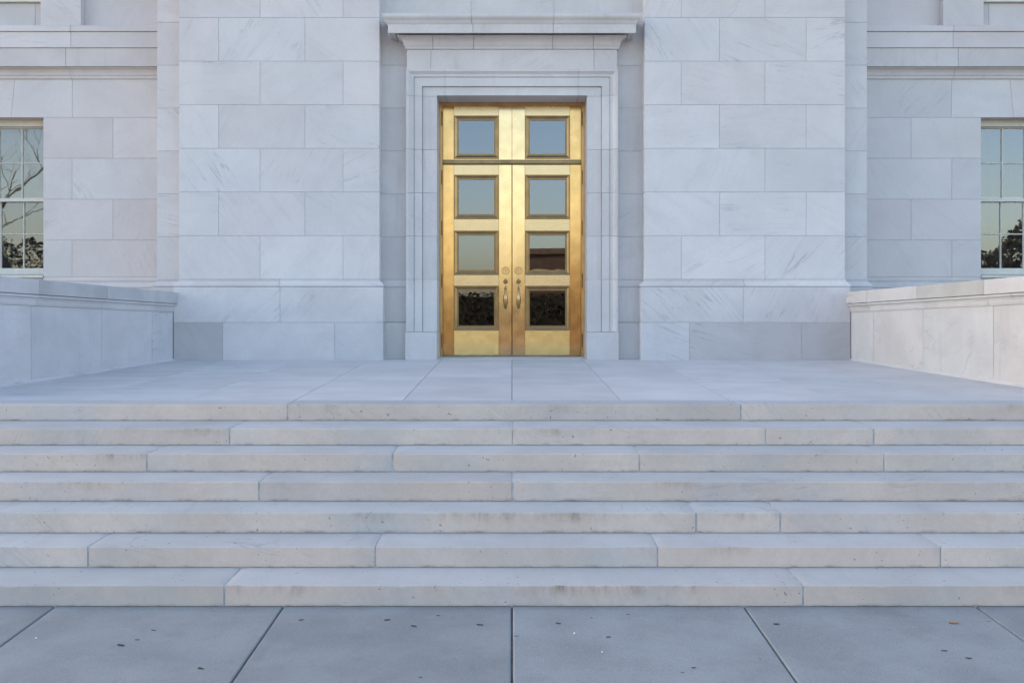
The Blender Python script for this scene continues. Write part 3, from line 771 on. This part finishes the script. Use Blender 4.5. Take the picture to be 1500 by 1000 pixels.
# unseen upper mass added to keep sun off the front; roof and rear walls
g = MB(); g.box(-FARX, FARX, YW, YW+14, TOP+.004, TOP+8); g.box(-4.69, 4.69, YP, YW+.1, TOP+.004, TOP+8); g.build('upper_sun_blocker', 'wing', bld)
g = MB(); g.box(-FARX-.4, FARX+.4, YW-.5, YW+14.4, TOP+8, TOP+8.5); g.build('roof', 'trim', bld)
g = MB(); g.box(-FARX, -FARX+.2, YW+.37, YW+13.9, -.6, TOP); g.box(FARX-.2, FARX, YW+.37, YW+13.9, -.6, TOP); g.box(-FARX, FARX, YW+13.8, YW+13.99, -.6, TOP); g.build('rear_wall', 'wing', bld)

# ------------------------------------------------------------------ parapet walls beside the terrace
for side in (-1, 1):
    A0 = Vector((side*4.760, YP-.058)); B0 = Vector((side*5.316, 10.13))
    d = (B0-A0).normalized()                           # towards the street
    nrm = Vector((-side*abs(d.y), d.x*side*-1 if False else 0)); nrm = Vector((d.y*side, -d.x*side)).normalized()
    if nrm.x*side > 0: nrm = -nrm                      # faces the terrace
    LEN = 4.85; pm = 'parapet_shaded' if side < 0 else 'parapet'
    zr0, zr1 = ZC+.2115, ZC+.3176
    ks = (zr1-zr0)/(B0-A0).length
    fn = lambda u, v, z: (A0.x+d.x*u+nrm.x*v, A0.y+d.y*u+nrm.y*v, z)      # u along, v out towards the terrace
    def uof(xpx, v=0.0):
        k = (xpx-750)/F; P = A0+nrm*v                  # ray x = k*y meets the face
        return (k*P.y-P.x)/(d.x-k*d.y)
    par = empty('parapet_wall', (A0.x, A0.y, TB-.02))
    if side < 0: tag(par, 'bluish shaded marble parapet with moulded coping, ends left of the door under the curtained window', 'wall', 'terrace parapets')
    else: tag(par, 'warm lit marble parapet with one grey stained coping stone, right of the gold door', 'wall', 'terrace parapets')
    ztop = lambda u: zr0+ks*u
    zter = lambda u: zt(A0.y+d.y*u)
    zface = lambda u: ztop(u)-.285
    zmo = lambda u: ztop(u)-.168
    g = MB(); g.prism([(-.05, TB-.3), (LEN-.01, zter(LEN)-.3), (LEN-.01, zface(LEN)+.09), (-.05, zface(-.05)+.09)], fn, -.46, -.011)
    core_ = g.build('wall_core', 'mortar', par)
    jf = [255, 223, 149, 46, -90, -330] if side < 0 else [1246, 1279, 1352, 1455, 1600, 1850]
    us = [-.12]+[uof(x) for x in jf[1:]]; us = [u for u in us if u < LEN-.2]+[LEN]
    for i, (a, b) in enumerate(zip(us, us[1:])):
        gap = .002 if i in (0, 2) else .0035
        g = MB(); g.prism([(a+gap, zter(a)-.05), (b-gap, zter(b)-.05), (b-gap, zface(b)), (a+gap, zface(a))], fn, -.2, 0, .003); g.build('face_stone', pm, par)
        g = MB(); g.prism([(a+gap, zter(a)-.05), (b-gap, zter(b)-.05), (b-gap, zface(b)), (a+gap, zface(a))], fn, -.47, -.3, .003); g.build('rear_stone', pm, par)
    # cove under the coping
    jm = [258, 228, 152, 56, -90, -330] if side < 0 else [1243, 1271, 1351, 1444, 1600, 1850]
    us = [-.10]+[uof(x, .04) for x in jm[1:]]; us = [u for u in us if u < LEN-.2]+[LEN]
    def cove(a, b):
        pr = [(-.15, 0), (.006, 0), (.010, .012), (.014, .022)]+[(.016+.040*(1-math.cos(q/5*math.pi/2)), .026+.064*math.sin(q/5*math.pi/2)) for q in range(6)]+[(.060, .096), (.060, .113), (-.15, .113)]
        g = MB(); rows = [[g.bm.verts.new(fn(u, o, zface(u)+.003+zz)) for o, zz in pr] for u in (a, b)]; k = len(pr)
        fs = [g.bm.faces.new([rows[0][j], rows[0][(j+1) % k], rows[1][(j+1) % k], rows[1][j]]) for j in range(k)]
        fs += [g.bm.faces.new(rows[0]), g.bm.faces.new(rows[1][::-1])]; bmesh.ops.recalc_face_normals(g.bm, faces=fs)
        g.build('cove_moulding', pm, par)
    for a, b in zip(us, us[1:]): cove(a+.002, b-.002)
    jc = [262, 230, 158, 58, -90, -330] if side < 0 else [1238, 1269, 1342, 1441, 1600, 1850]
    us = [-.06]+[uof(x, .068) for x in jc[1:]]; us = [u for u in us if u < LEN-.2]+[LEN+.06]
    for i, (a, b) in enumerate(zip(us, us[1:])):
        g = MB(); g.prism([(a+.0015, zmo(a)+.006), (b-.0015, zmo(b)+.006), (b-.0015, ztop(b)), (a+.0015, ztop(a))], fn, -.54, .068, .005, 2)
        o = g.build('coping_stone', 'coping_shaded' if side < 0 else 'coping' if i == 2 else 'parapet', par)
    # bead of mortar where the wall meets the paving
    g = MB(); rows = [[g.bm.verts.new(fn(u, v, zter(u)+z)) for v, z in ((-.01, -.02), (.034, -.02), (.034, .003), (.010, .020), (-.01, .034))] for u in (-.05, LEN)]
    fs = [g.bm.faces.new([rows[0][j], rows[0][(j+1) % 5], rows[1][(j+1) % 5], rows[1][j]]) for j in range(5)]+[g.bm.faces.new(rows[0]), g.bm.faces.new(rows[1][::-1])]
    bmesh.ops.recalc_face_normals(g.bm, faces=fs); g.build('mortar_bead', pm, par)

# ------------------------------------------------------------------ small litter on the pavement and steps
def pave_pt(x, yy):
    k = (YH-yy)/F                                       # z = ZC + k*y = PSL*(y-SY6)
    Y = (ZC+PSL*SY[6])/(PSL-k); return Vector((px(x, Y), Y, zp(Y)))
LV = [(177, 945, 1.25), (294, 979, 1.0), (225, 923, .8), (441, 908, .9), (567, 908, 1.1), (606, 917, 1.0), (703, 915, 1.1), (642, 901.5, .7), (818, 913, .9), (891, 933, .8), (920, 900, .6), (1137, 914, 1.0), (1383, 953, .9), (1419, 964, .9), (1016, 978, .7), (616, 992, .6), (201, 937, .7), (1000, 985, .5), (866, 905, .5)]
def leaf_mesh(Ls, seed):
    rnd = random.Random(seed); g = MB(); vs = []; n_ = 6
    for q in range(n_+1):
        u = q/n_-.5; w = .22*math.sqrt(max(0, 1-(2*u)**2))*(1+.3*rnd.uniform(-1, 1))+.01; c = .05*(2*u)**2
        vs += [(u*Ls, -w*Ls, c*Ls+.04*Ls+.002), (u*Ls, 0, c*Ls*.6+.002), (u*Ls, w*Ls, c*Ls+.05*Ls+.002)]
    fs = []
    for q in range(n_):
        b_ = q*3; fs += [(b_, b_+3, b_+4, b_+1), (b_+1, b_+4, b_+5, b_+2)]
    g.vf(vs, fs); return g
for i, (x, yy, sc) in enumerate(LV):
    p = pave_pt(x, yy)
    o = leaf_mesh(.038*sc, i).build('fallen_leaf', 'dryleaf', None, origin=(0, 0, 0)); o.location = p; o.rotation_euler = (0, 0, random.uniform(-.5, .5))
    tag(o, 'small dark dry leaf lying flat on grey concrete paving', 'leaf', 'dark leaves on the pavement')
o = leaf_mesh(.06, 77).build('fallen_leaf', 'orangeleaf', None, origin=(0, 0, 0)); o.location = pave_pt(1397, 912.5); tag(o, 'single orange brown leaf on the concrete paving', 'leaf')
for i, (x, yy) in enumerate(((841.5, 928), (882, 955), (53, 935))):
    g = MB(); r_ = .007; p = pave_pt(x, yy)
    bmesh.ops.create_icosphere(g.bm, subdivisions=1, radius=r_)
    for v in g.bm.verts: v.co *= random.uniform(.8, 1.15); v.co.z *= .7
    o = g.build('pebble', 'pebble', None, origin=(0, 0, 0)); o.location = p+Vector((0, 0, r_*.6))
    tag(o, 'tiny white pebble lying on grey concrete paving', 'pebble', 'white pebbles on the pavement')

# ------------------------------------------------------------------ across the street (seen only in the glass and the brass)
GZ = zp(PEND)-.16
def bare_tree(x, y, H, seed, label):
    rnd = random.Random(seed); root = empty('bare_tree', (x, y, GZ))
    tag(root, label, 'tree', 'bare trees across the street')
    tr, br = MB(), MB()
    def grow(mb, p, dr, L, r, lev):
        pts = [p]; rr = [r]; q = p.copy(); dd = dr.copy(); n_ = 4
        for i in range(n_):
            dd = (dd+Vector((rnd.uniform(-1, 1), rnd.uniform(-1, 1), rnd.uniform(-.3, .6)))*.22).normalized(); q = q+dd*L/n_
            pts.append(q.copy()); rr.append(r*(1-.55*(i+1)/n_))
        mb.tube(pts, rr, 6 if lev < 2 else 4)
        if lev < 5:
            for _ in range(rnd.choice((3, 4)) if lev < 2 else 3):
                i = rnd.randint(1, n_); ax = Vector((rnd.uniform(-1, 1), rnd.uniform(-1, 1), rnd.uniform(-.1, .7))).normalized()
                grow(br, pts[i], (dd*.55+ax*.85).normalized(), L*rnd.uniform(.55, .75), rr[i]*.62, lev+1)
    base = Vector((x, y, GZ)); grow(tr, base, Vector((0, 0, 1)), H*.42, H*.022, 0)
    tr.build('trunk', 'bark', root); br.build('crown', 'bark', root)
bare_tree(-21.5, -13, 15, 3, 'tall bare tree across the road, opposite the curtained window')
bare_tree(-27.0, -19, 16, 5, 'large spreading bare tree standing behind another bare tree')
bare_tree(-7.5, -46, 7, 9, 'small bare tree far across the road beside the brick building')
def shrub(x, y, rx, h, seed, label, cat='shrub', name='evergreen_shrub', n_=9000):
    rnd = random.Random(seed); root = empty(name, (x, y, GZ)); tag(root, label, cat, 'evergreens across the street')
    g = MB(); vs = []; fs = []
    for i in range(n_):
        th = rnd.uniform(0, 2*math.pi); u = rnd.random(); rr = rx*math.sqrt(1-(2*u-1)**2*.9)*rnd.uniform(.55, 1)**.5
        lump = 1+.25*mnoise.noise(Vector((math.cos(th)*2, math.sin(th)*2, u*4+seed)))
        c = Vector((x+rr*lump*math.cos(th), y+rr*lump*math.sin(th), GZ+h*(.04+.96*u)*lump**.5)); s_ = .11*rnd.uniform(.6, 1.3)
        a_ = Vector((rnd.uniform(-1, 1), rnd.uniform(-1, 1), rnd.uniform(-1, 1))).normalized(); b_ = a_.orthogonal().normalized()
        k = len(vs); vs += [c-a_*s_, c+b_*s_*.6, c+a_*s_, c-b_*s_*.6]; fs.append((k, k+1, k+2, k+3))
    g.vf(vs, fs); g.build('crown', 'leafdark', root)
    g = MB(); g.tube([(x, y, GZ), (x+.1, y, GZ+h*.35), (x, y+.1, GZ+h*.7)], [.16, .12, .05], 8); g.build('trunk', 'bark', root)
shrub(25.5, -15, 3.6, 6.6, 1, 'broad dark evergreen across the road opposite the shaded sash window')
shrub(22.0, -18, 3.6, 5.0, 2, 'low dark evergreen beside the broad evergreen across the road')
shrub(-27.0, -24, 4.6, 6.0, 4, 'low dark evergreen at the foot of the bare trees')
shrub(-19.5, -24, 3.4, 4.6, 6, 'small dark evergreen between the bare trees and the hedge')
g = MB(); rnd = random.Random(8); vs = []; fs = []
for i in range(26000):
    c = Vector((rnd.uniform(-30, 30), -38+rnd.uniform(-.8, .8), GZ+rnd.uniform(0, 3.35))); s_ = .12*rnd.uniform(.6, 1.3)
    a_ = Vector((rnd.uniform(-1, 1), rnd.uniform(-1, 1), rnd.uniform(-1, 1))).normalized(); b_ = a_.orthogonal().normalized()
    k = len(vs); vs += [c-a_*s_, c+b_*s_*.6, c+a_*s_, c-b_*s_*.6]; fs.append((k, k+1, k+2, k+3))
g.vf(vs, fs); hd = empty('hedge', (0, -38, GZ)); tag(hd, 'long dark clipped hedge along the far side of the lawn', 'hedge')
g.build('foliage', 'leafdark', hd)
g = MB(); g.box(-30, 30, -38.6, -37.4, GZ, GZ+3.1); g.build('inner_growth', 'leafdark', hd)
# low brick building with lit windows
fb = empty('brick_building', (8, -60, GZ)); tag(fb, 'low dark brick building across the road with a row of lit windows', 'building')
bx0, bx1, by0, by1, bh = .9, 26, -68, -60, 7.2
g = MB(); g.box(bx0, bx1, by0, by1, GZ, GZ+bh); g.build('wall', 'fbrick', fb)
g = MB(); g.box(bx0-.3, bx1+.3, by0-.3, by1+.3, GZ+bh, GZ+bh+.5); g.build('roof', 'bark', fb)
for k in range(12):
    for r_ in range(2):
        x = bx0+1.0+k*2.05; z = GZ+1.0+r_*3.1
        g = MB(); g.box(x, x+1.35, by1-.05, by1+.02, z, z+1.7); w_ = g.build('window', 'lit' if (r_ == 1 and k < 3) else 'fglass', fb)
        g = MB(); g.box(x+.64, x+.71, by1+.021, by1+.05, z, z+1.7); g.box(x, x+1.35, by1+.021, by1+.045, z+.8, z+.87); g.build('glazing_bar', 'bark', w_)
